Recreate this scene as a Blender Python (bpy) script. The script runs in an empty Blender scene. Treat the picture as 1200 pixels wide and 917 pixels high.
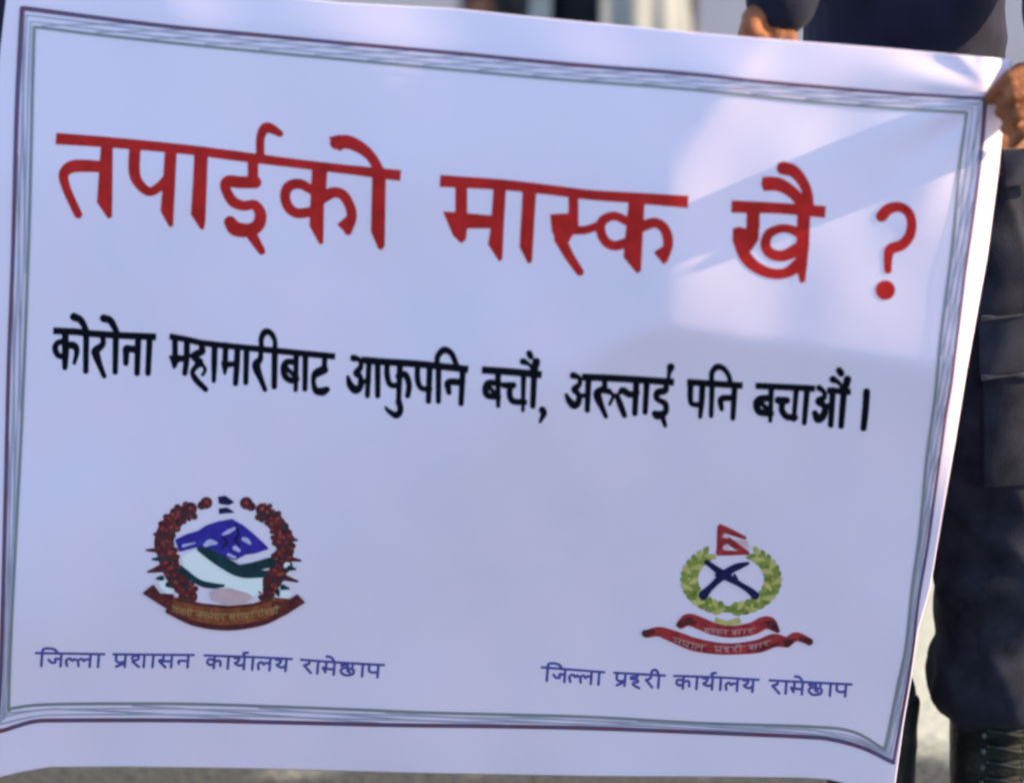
import bpy, bmesh, math, random
import numpy as np
from mathutils import Vector, noise

random.seed(7)
SC = bpy.context.scene
COL = SC.collection

# ------------------------------------------------------------------ camera, sky, sun, exposure
CAM = np.array((0.0, -3.5, 1.45))
AIM = np.array((0.0, 0.0, 0.72))
LENS = 107.3
F = AIM - CAM
F = F / np.linalg.norm(F)
R = np.array((1.0, 0.0, 0.0))
U = np.cross(R, F)
K = (36.0 / LENS) / 1200.0            # one photo pixel (1200 wide) at unit depth

cam_d = bpy.data.cameras.new('camera')
cam = bpy.data.objects.new('camera', cam_d)
COL.objects.link(cam)
cam.location = CAM
cam.rotation_euler = Vector(F).to_track_quat('-Z', 'Y').to_euler()
cam_d.lens = LENS
cam_d.sensor_width = 36
cam_d.clip_start = 0.05
cam_d.clip_end = 3000
cam_d.dof.use_dof = True
cam_d.dof.focus_distance = 3.80
cam_d.dof.aperture_fstop = 1.9
SC.camera = cam

SUN = Vector((0.92, -0.02, 0.39)).normalized()
w = bpy.data.worlds.new('World')
SC.world = w
w.use_nodes = True
nt = w.node_tree
sky = nt.nodes.new('ShaderNodeTexSky')
sky.sky_type = 'NISHITA'
sky.sun_disc = False
sky.sun_elevation = math.asin(SUN.z)
sky.sun_rotation = math.atan2(SUN.x, SUN.y)
sky.ozone_density = 2.4
sky.dust_density = 0.4
nt.links.new(sky.outputs[0], nt.nodes['Background'].inputs[0])
nt.nodes['Background'].inputs[1].default_value = 0.13

sun_d = bpy.data.lights.new('sun', 'SUN')
sun_d.energy = 2.9
sun_d.angle = math.radians(0.53)
sun_d.color = (1.0, 0.78, 0.46)
sun = bpy.data.objects.new('sun', sun_d)
COL.objects.link(sun)
sun.location = (4, -1, 4)
sun.rotation_euler = SUN.to_track_quat('Z', 'Y').to_euler()

SC.view_settings.view_transform = 'Standard'
SC.view_settings.look = 'None'
SC.view_settings.exposure = 1.65
SC.view_settings.gamma = 1
SC.cycles.filter_width = 2.6
SC.cycles.use_denoising = True

# ------------------------------------------------------------------ projection helpers
def ray_dir(px, py):
    px = np.asarray(px, float); py = np.asarray(py, float)
    return F + np.multiply.outer((px - 600) * K, R) - np.multiply.outer((py - 458.5) * K, U)

def at(px, py, Y):
    """world point seen at photo pixel px,py standing at depth Y"""
    d = ray_dir(px, py)
    t = (Y - CAM[1]) / d[..., 1]
    return CAM + d * np.asarray(t)[..., None]

def project(X, Y, Z):
    v = np.stack([np.asarray(X, float) - CAM[0], np.asarray(Y, float) * np.ones_like(X) - CAM[1], np.asarray(Z, float) - CAM[2]], -1)
    dz = v @ F
    return 600 + (v @ R) / dz / K, 458.5 - (v @ U) / dz / K

# ------------------------------------------------------------------ materials
def mat(name, col, rough=0.6, var=0.12, scale=30.0, bump=0.0, bscale=200.0, col2=None, spec=0.3, sheen=0.0, trans=0.0):
    m = bpy.data.materials.new(name)
    m.use_nodes = True
    t = m.node_tree
    b = t.nodes['Principled BSDF']
    b.inputs['Roughness'].default_value = rough
    b.inputs['Specular IOR Level'].default_value = spec
    b.inputs['Sheen Weight'].default_value = sheen
    tc = t.nodes.new('ShaderNodeTexCoord')
    n = t.nodes.new('ShaderNodeTexNoise')
    n.inputs['Scale'].default_value = scale
    n.inputs['Detail'].default_value = 6
    t.links.new(tc.outputs['Object'], n.inputs['Vector'])
    r = t.nodes.new('ShaderNodeValToRGB')
    c2 = col2 or tuple(c * (1 - var) for c in col)
    r.color_ramp.elements[0].color = (*c2, 1)
    r.color_ramp.elements[1].color = (*[min(1, c * (1 + (0 if col2 else var))) for c in col], 1)
    r.color_ramp.elements[0].position = 0.3
    r.color_ramp.elements[1].position = 0.7
    t.links.new(n.outputs['Fac'], r.inputs['Fac'])
    t.links.new(r.outputs['Color'], b.inputs['Base Color'])
    if bump:
        n2 = t.nodes.new('ShaderNodeTexNoise')
        n2.inputs['Scale'].default_value = bscale
        n2.inputs['Detail'].default_value = 4
        t.links.new(tc.outputs['Object'], n2.inputs['Vector'])
        bp = t.nodes.new('ShaderNodeBump')
        bp.inputs['Strength'].default_value = bump
        bp.inputs['Distance'].default_value = 0.004
        t.links.new(n2.outputs['Fac'], bp.inputs['Height'])
        t.links.new(bp.outputs['Normal'], b.inputs['Normal'])
    return m

M = {}
M['vinyl'] = mat('white_vinyl', (0.88, 0.70, 0.84), 0.5, 0.02, 11, 0.06, 900, col2=(0.83, 0.70, 0.84), spec=0.25)
M['red'] = mat('red_ink', (0.50, 0.020, 0.018), 0.6, 0.18, 45, spec=0.1)
M['black'] = mat('black_ink', (0.005, 0.005, 0.010), 0.7, 0.2, 60, spec=0.06)
M['indigo'] = mat('indigo_ink', (0.095, 0.085, 0.32), 0.5, 0.25, 120, spec=0.2)
M['dusty'] = mat('dusty_pink_ink', (0.56, 0.25, 0.26), 0.5, 0.2, 60, spec=0.2)
M['rose'] = mat('rose_ink', (0.34, 0.05, 0.045), 0.5, 0.4, 150, spec=0.2)
M['lilac'] = mat('lilac_ink', (0.52, 0.48, 0.74), 0.5, 0.1, 60, spec=0.2)
M['ochre'] = mat('ochre_ink', (0.42, 0.22, 0.10), 0.5, 0.2, 60, spec=0.2)
M['blush'] = mat('blush_ink', (0.72, 0.46, 0.48), 0.5, 0.1, 60, spec=0.2)
M['maroon'] = mat('maroon_ink', (0.17, 0.032, 0.03), 0.5, 0.5, 130, col2=(0.055, 0.012, 0.022), spec=0.2)
M['plum'] = mat('plum_ink', (0.19, 0.055, 0.085), 0.5, 0.35, 25, col2=(0.12, 0.09, 0.19), spec=0.2)
M['slate'] = mat('slate_ink', (0.28, 0.27, 0.24), 0.5, 0.2, 22, col2=(0.21, 0.23, 0.27), spec=0.2)
M['strand'] = mat('pale_slate_ink', (0.42, 0.39, 0.50), 0.5, 0.2, 22, spec=0.2)
M['steel'] = mat('steel_blue_ink', (0.33, 0.31, 0.44), 0.5, 0.25, 22, spec=0.2)
M['brown'] = mat('brown_ink', (0.25, 0.07, 0.03), 0.5, 0.4, 110, spec=0.2)
M['blue'] = mat('blue_ink', (0.042, 0.028, 0.31), 0.5, 0.3, 70, spec=0.2)
M['green'] = mat('dark_green_ink', (0.012, 0.04, 0.05), 0.5, 0.3, 70, spec=0.2)
M['paper'] = mat('bright_white_ink', (0.86, 0.86, 0.86), 0.5, 0.02, 20, spec=0.2)
M['pink'] = mat('pink_ink', (0.66, 0.42, 0.46), 0.5, 0.1, 60, spec=0.2)
M['cream'] = mat('cream_ink', (0.70, 0.58, 0.42), 0.5, 0.1, 60, spec=0.2)
M['olive'] = mat('olive_ink', (0.24, 0.27, 0.055), 0.5, 0.4, 110, spec=0.2)
M['yellow'] = mat('yellow_green_ink', (0.52, 0.44, 0.14), 0.5, 0.2, 80, spec=0.2)
M['navyink'] = mat('navy_ink', (0.012, 0.012, 0.07), 0.5, 0.2, 80, spec=0.2)
M['crimson'] = mat('crimson_ink', (0.38, 0.035, 0.04), 0.5, 0.3, 100, spec=0.2)
M['navy'] = mat('navy_cotton', (0.016, 0.015, 0.033), 0.9, 0.3, 14, 0.15, 700, spec=0.15, sheen=0.05)
M['trouser'] = mat('dark_navy_twill', (0.030, 0.029, 0.043), 0.9, 0.4, 24, 0.25, 500, col2=(0.008, 0.008, 0.016), spec=0.15, sheen=0.05)  # paler mottling in the noise stands for highlights on the wrinkles
M['flap'] = mat('paler_navy_twill', (0.03, 0.029, 0.045), 0.9, 0.4, 25, 0.2, 600, spec=0.15, sheen=0.1)  # navy a little paler than the trousers
M['boot'] = mat('black_leather', (0.012, 0.012, 0.012), 0.45, 0.4, 30, 0.4, 120)
M['lace'] = mat('boot_lace', (0.016, 0.016, 0.016), 0.8, 0.3, 60)
M['eyelet'] = mat('worn_metal', (0.08, 0.08, 0.075), 0.4, 0.2, 60)
M['skin'] = mat('brown_skin', (0.25, 0.085, 0.036), 0.6, 0.35, 40, 0.4, 240, spec=0.2)
M['hair'] = mat('black_hair', (0.01, 0.009, 0.008), 0.6, 0.3, 60, 0.8, 200)
M['coat'] = mat('white_cotton', (0.30, 0.30, 0.30), 0.85, 0.1, 10, 0.4, 160, spec=0.2)
M['dark'] = mat('charcoal_cloth', (0.016, 0.016, 0.022), 0.9, 0.3, 14, 0.4, 240, spec=0.15)
M['wall'] = mat('pale_plaster', (0.42, 0.38, 0.42), 0.9, 0.1, 2.5, 0.3, 40, spec=0.1)

# ------------------------------------------------------------------ object helpers
def link(name, me, m=None, parent=None):
    o = bpy.data.objects.new(name, me)
    COL.objects.link(o)
    if m and me:
        me.materials.clear()
        me.materials.append(m)
    if parent:
        o.parent = parent
        o.matrix_parent_inverse = Matrix_T(-parent_world(parent))
    return o

from mathutils import Matrix
def parent_world(p):
    # things stand at their own base; parts already carry world coordinates
    return Vector(p.location) if p.parent is None else Vector((0, 0, 0))

def Matrix_T(v):
    return Matrix.Translation(v)

def tag(o, label, cat, group=None, kind=None):
    if label: o['label'] = label
    if cat: o['category'] = cat
    if group: o['group'] = group
    if kind: o['kind'] = kind
    return o

def empty(name, loc):
    o = bpy.data.objects.new(name, None)
    COL.objects.link(o)
    o.location = loc
    o.empty_display_size = 0.1
    return o

def smooth(me):
    me.polygons.foreach_set('use_smooth', [True] * len(me.polygons))
    me.update()

def mesh_from(verts, faces, name):
    me = bpy.data.meshes.new(name)
    me.from_pydata([tuple(map(float, v)) for v in verts], [], faces)
    me.update()
    return me

# ------------------------------------------------------------------ the setting: ground
gm = bpy.data.materials.new('shade_to_sun_ground')
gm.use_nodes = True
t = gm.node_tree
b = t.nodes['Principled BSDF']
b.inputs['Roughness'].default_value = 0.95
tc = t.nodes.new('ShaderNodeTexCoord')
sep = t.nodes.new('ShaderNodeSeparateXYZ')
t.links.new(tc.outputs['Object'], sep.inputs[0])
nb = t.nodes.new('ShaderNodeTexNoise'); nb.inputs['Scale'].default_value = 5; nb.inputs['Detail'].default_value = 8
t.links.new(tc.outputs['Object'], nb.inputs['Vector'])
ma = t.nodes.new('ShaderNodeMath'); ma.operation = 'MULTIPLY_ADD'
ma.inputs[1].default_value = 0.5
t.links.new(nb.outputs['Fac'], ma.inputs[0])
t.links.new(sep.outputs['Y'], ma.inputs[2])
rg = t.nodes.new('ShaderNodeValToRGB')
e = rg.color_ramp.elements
e[0].position = 0.0; e[0].color = (0.06, 0.056, 0.05, 1)  # near ground darkened in its colour to stand for shade
e[1].position = 1.0; e[1].color = (0.52, 0.49, 0.38, 1)  # ground farther back paled to stand for sunlight
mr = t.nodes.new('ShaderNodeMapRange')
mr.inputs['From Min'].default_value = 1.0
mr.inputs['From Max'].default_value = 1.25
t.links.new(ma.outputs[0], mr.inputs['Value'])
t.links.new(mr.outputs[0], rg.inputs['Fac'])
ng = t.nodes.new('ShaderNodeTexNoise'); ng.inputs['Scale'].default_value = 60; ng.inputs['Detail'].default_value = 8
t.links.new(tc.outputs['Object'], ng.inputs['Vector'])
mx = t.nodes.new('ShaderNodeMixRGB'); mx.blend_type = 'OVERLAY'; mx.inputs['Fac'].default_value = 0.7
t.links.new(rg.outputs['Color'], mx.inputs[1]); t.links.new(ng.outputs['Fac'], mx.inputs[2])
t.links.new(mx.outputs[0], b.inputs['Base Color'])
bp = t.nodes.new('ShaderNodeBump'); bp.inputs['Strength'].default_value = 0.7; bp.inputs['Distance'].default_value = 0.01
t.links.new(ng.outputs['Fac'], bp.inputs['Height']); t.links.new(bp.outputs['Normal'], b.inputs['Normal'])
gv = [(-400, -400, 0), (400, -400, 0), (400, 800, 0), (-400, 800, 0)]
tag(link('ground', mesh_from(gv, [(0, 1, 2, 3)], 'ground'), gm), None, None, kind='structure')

# ------------------------------------------------------------------ banner: traced outline (photo pixels = millimetres on the cloth)
TOP = [(-2, -36), (200, -17), (400, 3), (533, 10), (633, 20.5), (700, 27), (800, 37), (933, 48), (1033, 56), (1110, 63), (1186, 70)]
RIGHT = [(1186, 70), (1182, 100), (1177, 133), (1170, 200), (1157, 300), (1133, 433), (1119, 520), (1105, 600), (1090, 690), (1076, 739), (1068, 796), (1059, 848), (1050, 913), (1047, 938)]
BOTTOM = [(-34, 925), (-10, 914), (0, 910), (25, 904), (58, 898.5), (150, 898), (292, 900), (500, 905.5), (700, 909), (867, 910), (940, 911), (971, 913), (1008, 922), (1047, 938)]
LEFT = [(-2, -36), (7, 0), (4, 25), (-2, 80), (-8, 200), (-14, 400), (-22, 600), (-29, 800), (-34, 925)]
B_OUT = {
 't': [(26, 10), (37, 11), (110, 20.5), (200, 31.5), (300, 41), (400, 50.5), (533, 62.5), (667, 75.5), (800, 86), (900, 96.5), (1033, 108), (1100, 112.5), (1155, 115.5)],
 'r': [(1155, 115.5), (1151, 165), (1147, 205), (1139, 265), (1131, 320), (1125, 370), (1115, 448), (1108, 490), (1097, 568), (1087, 640), (1076, 705), (1070, 760), (1060, 822), (1047, 893)],
 'b': [(-4, 857), (8, 854), (20, 850), (42, 844.5), (75, 843.5), (208, 843.5), (333, 846), (458, 849), (580, 850.5), (700, 853), (867, 859.5), (945, 863), (975, 866), (1012, 876), (1047, 893)],
 'l': [(26, 10), (22, 80), (19, 150), (15, 300), (10, 433), (6, 600), (1, 780), (-4, 857)],
}
B_IN = {
 't': [(40, 32), (60, 34), (133, 43), (267, 57), (400, 69.5), (533, 82), (667, 94), (800, 104), (933, 117.5), (1033, 126), (1133, 132)],
 'r': [(1133, 132), (1124, 200), (1117, 280), (1109, 345), (1102, 400), (1097, 455), (1092, 495), (1086, 538), (1078, 624), (1069, 690), (1062, 757), (1053, 800), (1043, 850), (1037, 878)],
 'b': [(10, 832), (17, 829), (54, 825), (150, 824), (250, 825), (417, 831), (500, 834.5), (600, 837), (700, 840), (825, 847), (950, 851), (1000, 857), (1037, 878)],
 'l': [(40, 32), (38, 100), (36.5, 170), (33, 300), (26, 480), (20, 600), (12, 760), (10, 832)],
}

def interp_path(pts, s):
    p = np.array(pts, float)
    d = np.concatenate([[0], np.cumsum(np.hypot(*np.diff(p, axis=0).T))])
    d /= d[-1]
    return np.stack([np.interp(s, d, p[:, 0]), np.interp(s, d, p[:, 1])], -1)

def sstep(a, b, x):
    q = np.clip((x - a) / (b - a), 0, 1)
    return q * q * (3 - 2 * q)

def softplus(x, s):
    return s * np.log1p(np.exp(np.clip(x / s, -60, 60)))

_ro = np.array(B_OUT['r']); _to = np.array(B_OUT['t']); _lo = np.array(B_OUT['l']); _bo = np.array(B_OUT['b'])

_rw = random.Random(21)
WAVES = [(_rw.uniform(0.07, 0.34), _rw.uniform(0, math.pi), _rw.uniform(0, 6.28)) for _ in range(12)]

def relief(X, Z):
    """depth of the cloth: three big facets (left, right, lower) with rounded folds between, rolled hems, small ripples"""
    px, py = project(X, np.zeros_like(X), Z)
    x = (px - 790) / 1000.0
    z = (400 - py) / 1000.0
    s = 0.0009 + 0.012 * sstep(740, 420, px)
    pl = -0.110 * x + 0.015 * z + 0.15 * softplus(z - 0.19, 0.015)
    pr = 0.042 * x + 0.005 * z + 0.05 * softplus(z - 0.17, 0.02) + 0.0025
    pb = 0.005 * x - 0.235 * z + 0.006
    m = np.maximum(np.maximum(pl, pr), pb)
    f = m + s * np.log(np.exp((pl - m) / s) + np.exp((pr - m) / s) + np.exp((pb - m) / s))
    # rolled right hem, leaning top hem
    xr = np.interp(py, _ro[:, 1], _ro[:, 0])
    f = f + (0.85 - 0.80 * sstep(430, 640, py)) * softplus((px - xr - 4) / 1000.0, 0.003)
    yt = np.interp(px, _to[:, 0], _to[:, 1])
    f = f + 0.11 * softplus((yt - 6 - py) / 1000.0, 0.004) * sstep(720, 900, px)
    f = f + 0.10 * softplus((yt - 2 - py) / 1000.0, 0.004) * (1 - sstep(720, 900, px))
    # rolls, pulls from the gripping hand, and slack
    f = f + 0.0024 * np.exp(-np.hypot(px - 1172, py - 112) / 210.0) * np.sin(11 * np.arctan2(py - 112, 1172 - px + 1e-6) + 0.8) * sstep(10, 90, np.hypot(px - 1172, py - 112)) * sstep(1180, 1130, px)
    for wl, an, ph in WAVES:
        f = f + 0.0016 * wl * np.sin(2 * np.pi * ((x * np.cos(an) + z * np.sin(an)) / wl) + ph + 1.5 * np.sin(5 * x - 4 * z + ph))
    f = f + 0.0012 * np.sin(px / 47.0 + 0.6 * np.sin(py / 120.0)) * sstep(0, 400, py) * sstep(820, 500, px)
    f = f + 0.0016 * np.sin(px / 83.0 + py / 210.0 + 1.3) + 0.0010 * np.sin(py / 61.0 - px / 140.0)
    return f

def on_cloth(px, py, off=0.0):
    px = np.asarray(px, float); py = np.asarray(py, float)
    y = np.zeros_like(px)
    for _ in range(14):
        p = at(px, py, y)
        y = 0.5 * y + 0.5 * (relief(p[..., 0], p[..., 2]) - off)
    return at(px, py, y)

banner = empty('banner', tuple(on_cloth(np.array([560.]), np.array([905.]))[0]))
tag(banner, 'white printed banner with red and black Devanagari lettering held up by its top corners', 'banner')

NU, NV = 260, 200
uu = np.linspace(0, 1, NU); vv = np.linspace(0, 1, NV)
# denser towards the hems
uu = uu - 0.6 * np.sin(2 * np.pi * uu) / (2 * np.pi); vv = vv - 0.6 * np.sin(2 * np.pi * vv) / (2 * np.pi)
T_ = interp_path(TOP, uu); Bt = interp_path(BOTTOM, uu); L_ = interp_path(LEFT, vv); R_ = interp_path(RIGHT, vv)
Ug, Vg = np.meshgrid(uu, vv)
P = ((1 - Vg)[..., None] * T_[None] + Vg[..., None] * Bt[None] + (1 - Ug)[..., None] * L_[:, None] + Ug[..., None] * R_[:, None]
     - ((1 - Ug) * (1 - Vg))[..., None] * T_[0] - (Ug * (1 - Vg))[..., None] * T_[-1] - ((1 - Ug) * Vg)[..., None] * Bt[0] - (Ug * Vg)[..., None] * Bt[-1])
G = on_cloth(P[..., 0], P[..., 1])
vs = G.reshape(-1, 3)
fs = []
for j in range(NV - 1):
    for i in range(NU - 1):
        a = j * NU + i
        fs.append((a, a + NU, a + NU + 1, a + 1))
me = mesh_from(vs, fs, 'sheet'); smooth(me)
sheet = link('sheet', me, M['vinyl'], banner)
so = sheet.modifiers.new('solid', 'SOLIDIFY'); so.thickness = 0.0012; so.offset = -1

# ------------------------------------------------------------------ printed shapes: distance fields -> clean outlines laid on the cloth
def cr(pts, n=6):
    """Catmull-Rom through points of any dimension"""
    p = np.array(pts, float)
    if len(p) < 3: return p
    q = np.vstack([2 * p[0] - p[1], p, 2 * p[-1] - p[-2]])
    out = []
    for i in range(1, len(q) - 2):
        for k in range(n):
            u = k / n
            out.append(0.5 * ((2 * q[i]) + (q[i + 1] - q[i - 1]) * u + (2 * q[i - 1] - 5 * q[i] + 4 * q[i + 1] - q[i + 2]) * u * u
                              + (3 * q[i] - q[i - 1] - 3 * q[i + 1] + q[i + 2]) * u ** 3))
    out.append(p[-1])
    return np.array(out)

class Layer:
    def __init__(self, h=1.0):
        self.h = h; self.prims = []; self.o = (0, 0); self.s = 1.0; self.k = 1.0; self.grow = 0.0
    def frame(self, ox, oy, s, k=1.0):
        self.o = (ox, oy); self.s = s; self.k = k
    def _t(self, pts):
        return np.array(pts, float) * self.s + np.array(self.o)
    def S(self, pts, w, sm=True):
        p = self._t(pts)
        ww = np.ones(len(p)) * w if np.isscalar(w) else np.array(w, float)
        if len(ww) < len(p): ww = np.concatenate([ww, np.ones(len(p) - len(ww)) * ww[-1]])
        ww = ww[:len(p)] * self.s * self.k
        q = np.column_stack([p, ww])
        if sm: q = cr(q)
        self.prims.append(('s', q))
    def P(self, pts, grow=0.0):
        self.prims.append(('p', self._t(pts), grow * self.s))
    def B(self, pts, w):
        p = cr(self._t(pts), 8)
        ww = np.ones(len(pts)) * w if np.isscalar(w) else np.array(w, float)
        wq = np.interp(np.linspace(0, 1, len(p)), np.linspace(0, 1, len(ww)), ww) * self.s
        d = np.gradient(p, axis=0); d /= np.hypot(d[:, 0], d[:, 1])[:, None]
        nrm = np.stack([-d[:, 1], d[:, 0]], -1) * wq[:, None]
        self.prims.append(('p', np.vstack([p + nrm, (p - nrm)[::-1]]), 0.0))
    def C(self, x, y, r):
        self.S([(x, y), (x + 0.01, y)], r, sm=False)
    def mesh(self, name, off):
        h = self.h
        lo = np.array([1e9, 1e9]); hi = -lo
        for pr in self.prims:
            q = pr[1]
            pad = (q[:, 2].max() if pr[0] == 's' else pr[2]) + 2 * h
            lo = np.minimum(lo, q[:, :2].min(0) - pad); hi = np.maximum(hi, q[:, :2].max(0) + pad)
        nx = int((hi[0] - lo[0]) / h) + 2; ny = int((hi[1] - lo[1]) / h) + 2
        D = np.full((ny, nx), 50.0)
        def sub(a, b, pad):
            i0 = max(0, int((min(a[0], b[0]) - pad - lo[0]) / h)); i1 = min(nx, int((max(a[0], b[0]) + pad - lo[0]) / h) + 2)
            j0 = max(0, int((min(a[1], b[1]) - pad - lo[1]) / h)); j1 = min(ny, int((max(a[1], b[1]) + pad - lo[1]) / h) + 2)
            X, Y = np.meshgrid(lo[0] + np.arange(i0, i1) * h, lo[1] + np.arange(j0, j1) * h)
            return slice(j0, j1), slice(i0, i1), X, Y
        for pr in self.prims:
            if pr[0] == 's':
                q = pr[1]
                for a, c in zip(q[:-1], q[1:]):
                    sj, si, X, Y = sub(a, c, max(a[2], c[2]) + 2 * h)
                    ab = c[:2] - a[:2]; L2 = max(1e-9, ab @ ab)
                    u = np.clip(((X - a[0]) * ab[0] + (Y - a[1]) * ab[1]) / L2, 0, 1)
                    d = np.hypot(X - a[0] - u * ab[0], Y - a[1] - u * ab[1]) - (a[2] + u * (c[2] - a[2]))
                    D[sj, si] = np.minimum(D[sj, si], d)
            else:
                q = pr[1]
                sj, si, X, Y = sub(q.min(0), q.max(0), pr[2] + 2 * h)
                d = np.full(X.shape, 1e9); ins = np.zeros(X.shape, bool)
                for a, c in zip(q, np.roll(q, -1, 0)):
                    ab = c - a; L2 = max(1e-9, ab @ ab)
                    u = np.clip(((X - a[0]) * ab[0] + (Y - a[1]) * ab[1]) / L2, 0, 1)
                    d = np.minimum(d, np.hypot(X - a[0] - u * ab[0], Y - a[1] - u * ab[1]))
                    cross = (a[1] > Y) != (c[1] > Y)
                    if abs(ab[1]) > 1e-12:
                        ins ^= cross & (X < ab[0] * (Y - a[1]) / ab[1] + a[0])
                d = np.where(ins, -d, d) - pr[2]
                D[sj, si] = np.minimum(D[sj, si], d)
        D = D - self.grow
        D[np.abs(D) < 1e-4] = -1e-4
        V = []; idx = {}
        def vtx(key, x, y):
            k = idx.get(key)
            if k is None:
                k = idx[key] = len(V); V.append((lo[0] + x * h, lo[1] + y * h))
            return k
        faces = []
        ins = D < 0
        anyin = ins[:-1, :-1] | ins[1:, :-1] | ins[:-1, 1:] | ins[1:, 1:]
        for j, i in zip(*np.nonzero(anyin)):
            cs = [(i, j), (i, j + 1), (i + 1, j + 1), (i + 1, j)]
            poly = []
            for k in range(4):
                a = cs[k]; c = cs[(k + 1) % 4]
                da = D[a[1], a[0]]; dc = D[c[1], c[0]]
                if da < 0: poly.append(vtx(('v',) + a, *a))
                if (da < 0) != (dc < 0):
                    u = da / (da - dc)
                    poly.append(vtx(('e',) + (a + c if a < c else c + a), a[0] + u * (c[0] - a[0]), a[1] + u * (c[1] - a[1])))
            if len(poly) >= 3: faces.append(tuple(poly))
        V = np.array(V)
        W = on_cloth(V[:, 0], V[:, 1], off)
        me = mesh_from(W, faces, name); smooth(me)
        return me
    def build(self, name, m, parent, off):
        return link(name, self.mesh(name, off), m, parent)

O1 = 0.0004     # height of the first ink film over the cloth; every further film lies 0.35 mm higher
O2, O3, O4 = 0.00075, 0.0011, 0.00145

# ---- printed border: outer rule, inner rule, and the slanting strands between them
def rules(bd, w, l):
    for k in 'tlrb':
        l.S(bd[k], w)
lo_ = Layer(1.0)
lo_.S(B_OUT['t'], [2.8, 2.8, 2.6, 2.5, 2.4, 2.3, 2.3, 2.4, 2.3, 2.0]); lo_.S(B_OUT['l'], [2.9, 2.8, 2.6, 2.3, 2.3, 2.3, 2.2]); lo_.S(B_OUT['b'], 2.4); lo_.S(B_OUT['r'], [2.6, 2.4, 2.0, 1.9, 1.8, 1.7, 1.6, 1.6])
rule = lo_.build('outer_border_line', M['plum'], banner, O2)
li_ = Layer(1.0)
rules(B_IN, 1.75, li_)
li_.build('inner_border_line', M['slate'], banner, O2)
ls_ = Layer(1.0)
def strands(a, c, n, s0, wd, w):
    for i in range(n):
        q0 = s0 + i * (1 - s0) / n
        u = np.linspace(0, 1, 6)
        pa = interp_path(a, np.clip(q0 + u * wd, 0, 1)); pc = interp_path(c, np.clip(q0 + u * wd, 0, 1))
        m_ = 0.12 + 0.76 * u
        ls_.S((pa * (1 - m_)[:, None] + pc * m_[:, None])[::1], w, sm=False)
strands(B_IN['t'], B_OUT['t'], 17, 0.01, 0.10, 0.9)
strands(B_OUT['r'], B_IN['r'], 13, 0.0, 0.15, 0.9)
strands(B_OUT['l'], B_IN['l'], 5, 0.0, 0.36, 1.1)
strands(B_IN['b'], B_OUT['b'], 7, 0.0, 0.28, 1.1)
ls_.build('border_strands', M['strand'], banner, O1)
lm_ = Layer(0.8)
for m_, w_ in ((0.36, 0.95), (0.70, 0.85)):
    for k in 'tlrb':
        u = np.linspace(0, 1, 60)
        lm_.S(interp_path(B_OUT[k], u) * (1 - m_) + interp_path(B_IN[k], u) * m_, w_, sm=False)
lm_.build('fine_border_lines', M['strand'], banner, O2 + 0.0002)

# ---- heading in red
H = Layer(1.0)
H.grow = 0.45
H.frame(0, 0, 1)
H.B([(66, 162.5), (125, 166.6), (210, 174.3), (274, 182.3), (350, 192), (410, 199), (469, 205.7)], [6.3, 5.8, 5.2, 5.4, 4.8, 5.0, 6.0])
H.B([(516, 212), (588, 216.5), (640, 222), (693, 228.5), (741, 231.7), (806, 236.6)], [6.6, 5.8, 5.4, 5.4, 5.8, 6.8])
H.frame(60, 140, 150 / 1146)
H.P([(450, 200), (548, 210), (542, 870), (510, 885), (412, 740), (425, 560)])
H.S([(470, 425), (300, 415), (180, 425), (112, 490), (130, 600), (180, 720), (242, 850)], [48, 52, 52, 42, 36, 34, 33])
H.S([(750, 250), (742, 450), (775, 560), (870, 645), (960, 610), (1050, 520)], [48, 48, 42, 37, 38, 42])
H.P([(1022, 250), (1122, 250), (1105, 600), (1088, 955), (1060, 960), (982, 820), (1000, 600)])
H.frame(200, 140, 150 / 809)
H.P([(152, 200), (234, 205), (217, 640), (208, 692), (190, 692), (130, 600), (143, 400)])
H.B([(520, 235), (520, 425)], 31)
H.S([(535, 397), (440, 397), (365, 392), (345, 430), (390, 515), (460, 545), (530, 540), (568, 600), (550, 670), (490, 700), (410, 690), (375, 648)], [36, 36, 36, 29, 31, 29, 29, 34, 38, 40, 44, 36])
H.S([(500, 710), (575, 832)], [34, 21])
H.S([(566, 230), (568, 115), (598, 55), (640, 60), (690, 90)], [24, 25, 31, 28, 19])
H.frame(320, 150, 160 / 978)
H.S([(280, 445), (190, 400), (112, 420), (86, 490), (112, 570), (175, 610), (280, 600)], [30, 33, 35, 33, 33, 33, 33])
H.P([(283, 260), (388, 265), (378, 430), (362, 560), (357, 822), (335, 832), (263, 700), (268, 560)])
H.S([(340, 505), (430, 462), (500, 480), (550, 560), (562, 640), (537, 738)], [42, 36, 34, 33, 34, 26])
H.P([(462, 690), (520, 640), (560, 680), (540, 768)])
H.P([(713, 320), (805, 325), (797, 842), (777, 872), (755, 862), (703, 740)])
H.S([(455, 105), (540, 102), (640, 150), (712, 220), (765, 320)], [46, 46, 39, 33, 36])
H.P([(402, 68), (480, 50), (500, 150), (475, 165)])
H.frame(510, 190, 150 / 1058)
H.B([(215, 170), (215, 440)], 46)
H.P([(68, 410), (220, 420), (480, 445), (480, 545), (262, 545), (250, 640), (215, 668), (150, 605)])
H.P([(488, 170), (585, 175), (565, 500), (552, 800), (530, 818), (440, 680), (460, 550)])
H.P([(727, 210), (833, 215), (812, 560), (797, 822), (770, 838), (700, 700), (713, 480)])
H.frame(630, 200, 190 / 1200)
H.B([(265, 140), (265, 400)], 34)
H.P([(95, 325), (295, 315), (302, 420), (250, 485), (210, 565), (170, 570), (108, 450)])
H.S([(165, 500), (230, 625), (312, 748)], [42, 33, 27])
H.S([(280, 442), (360, 437), (455, 405)], [29, 28, 29])
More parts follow.
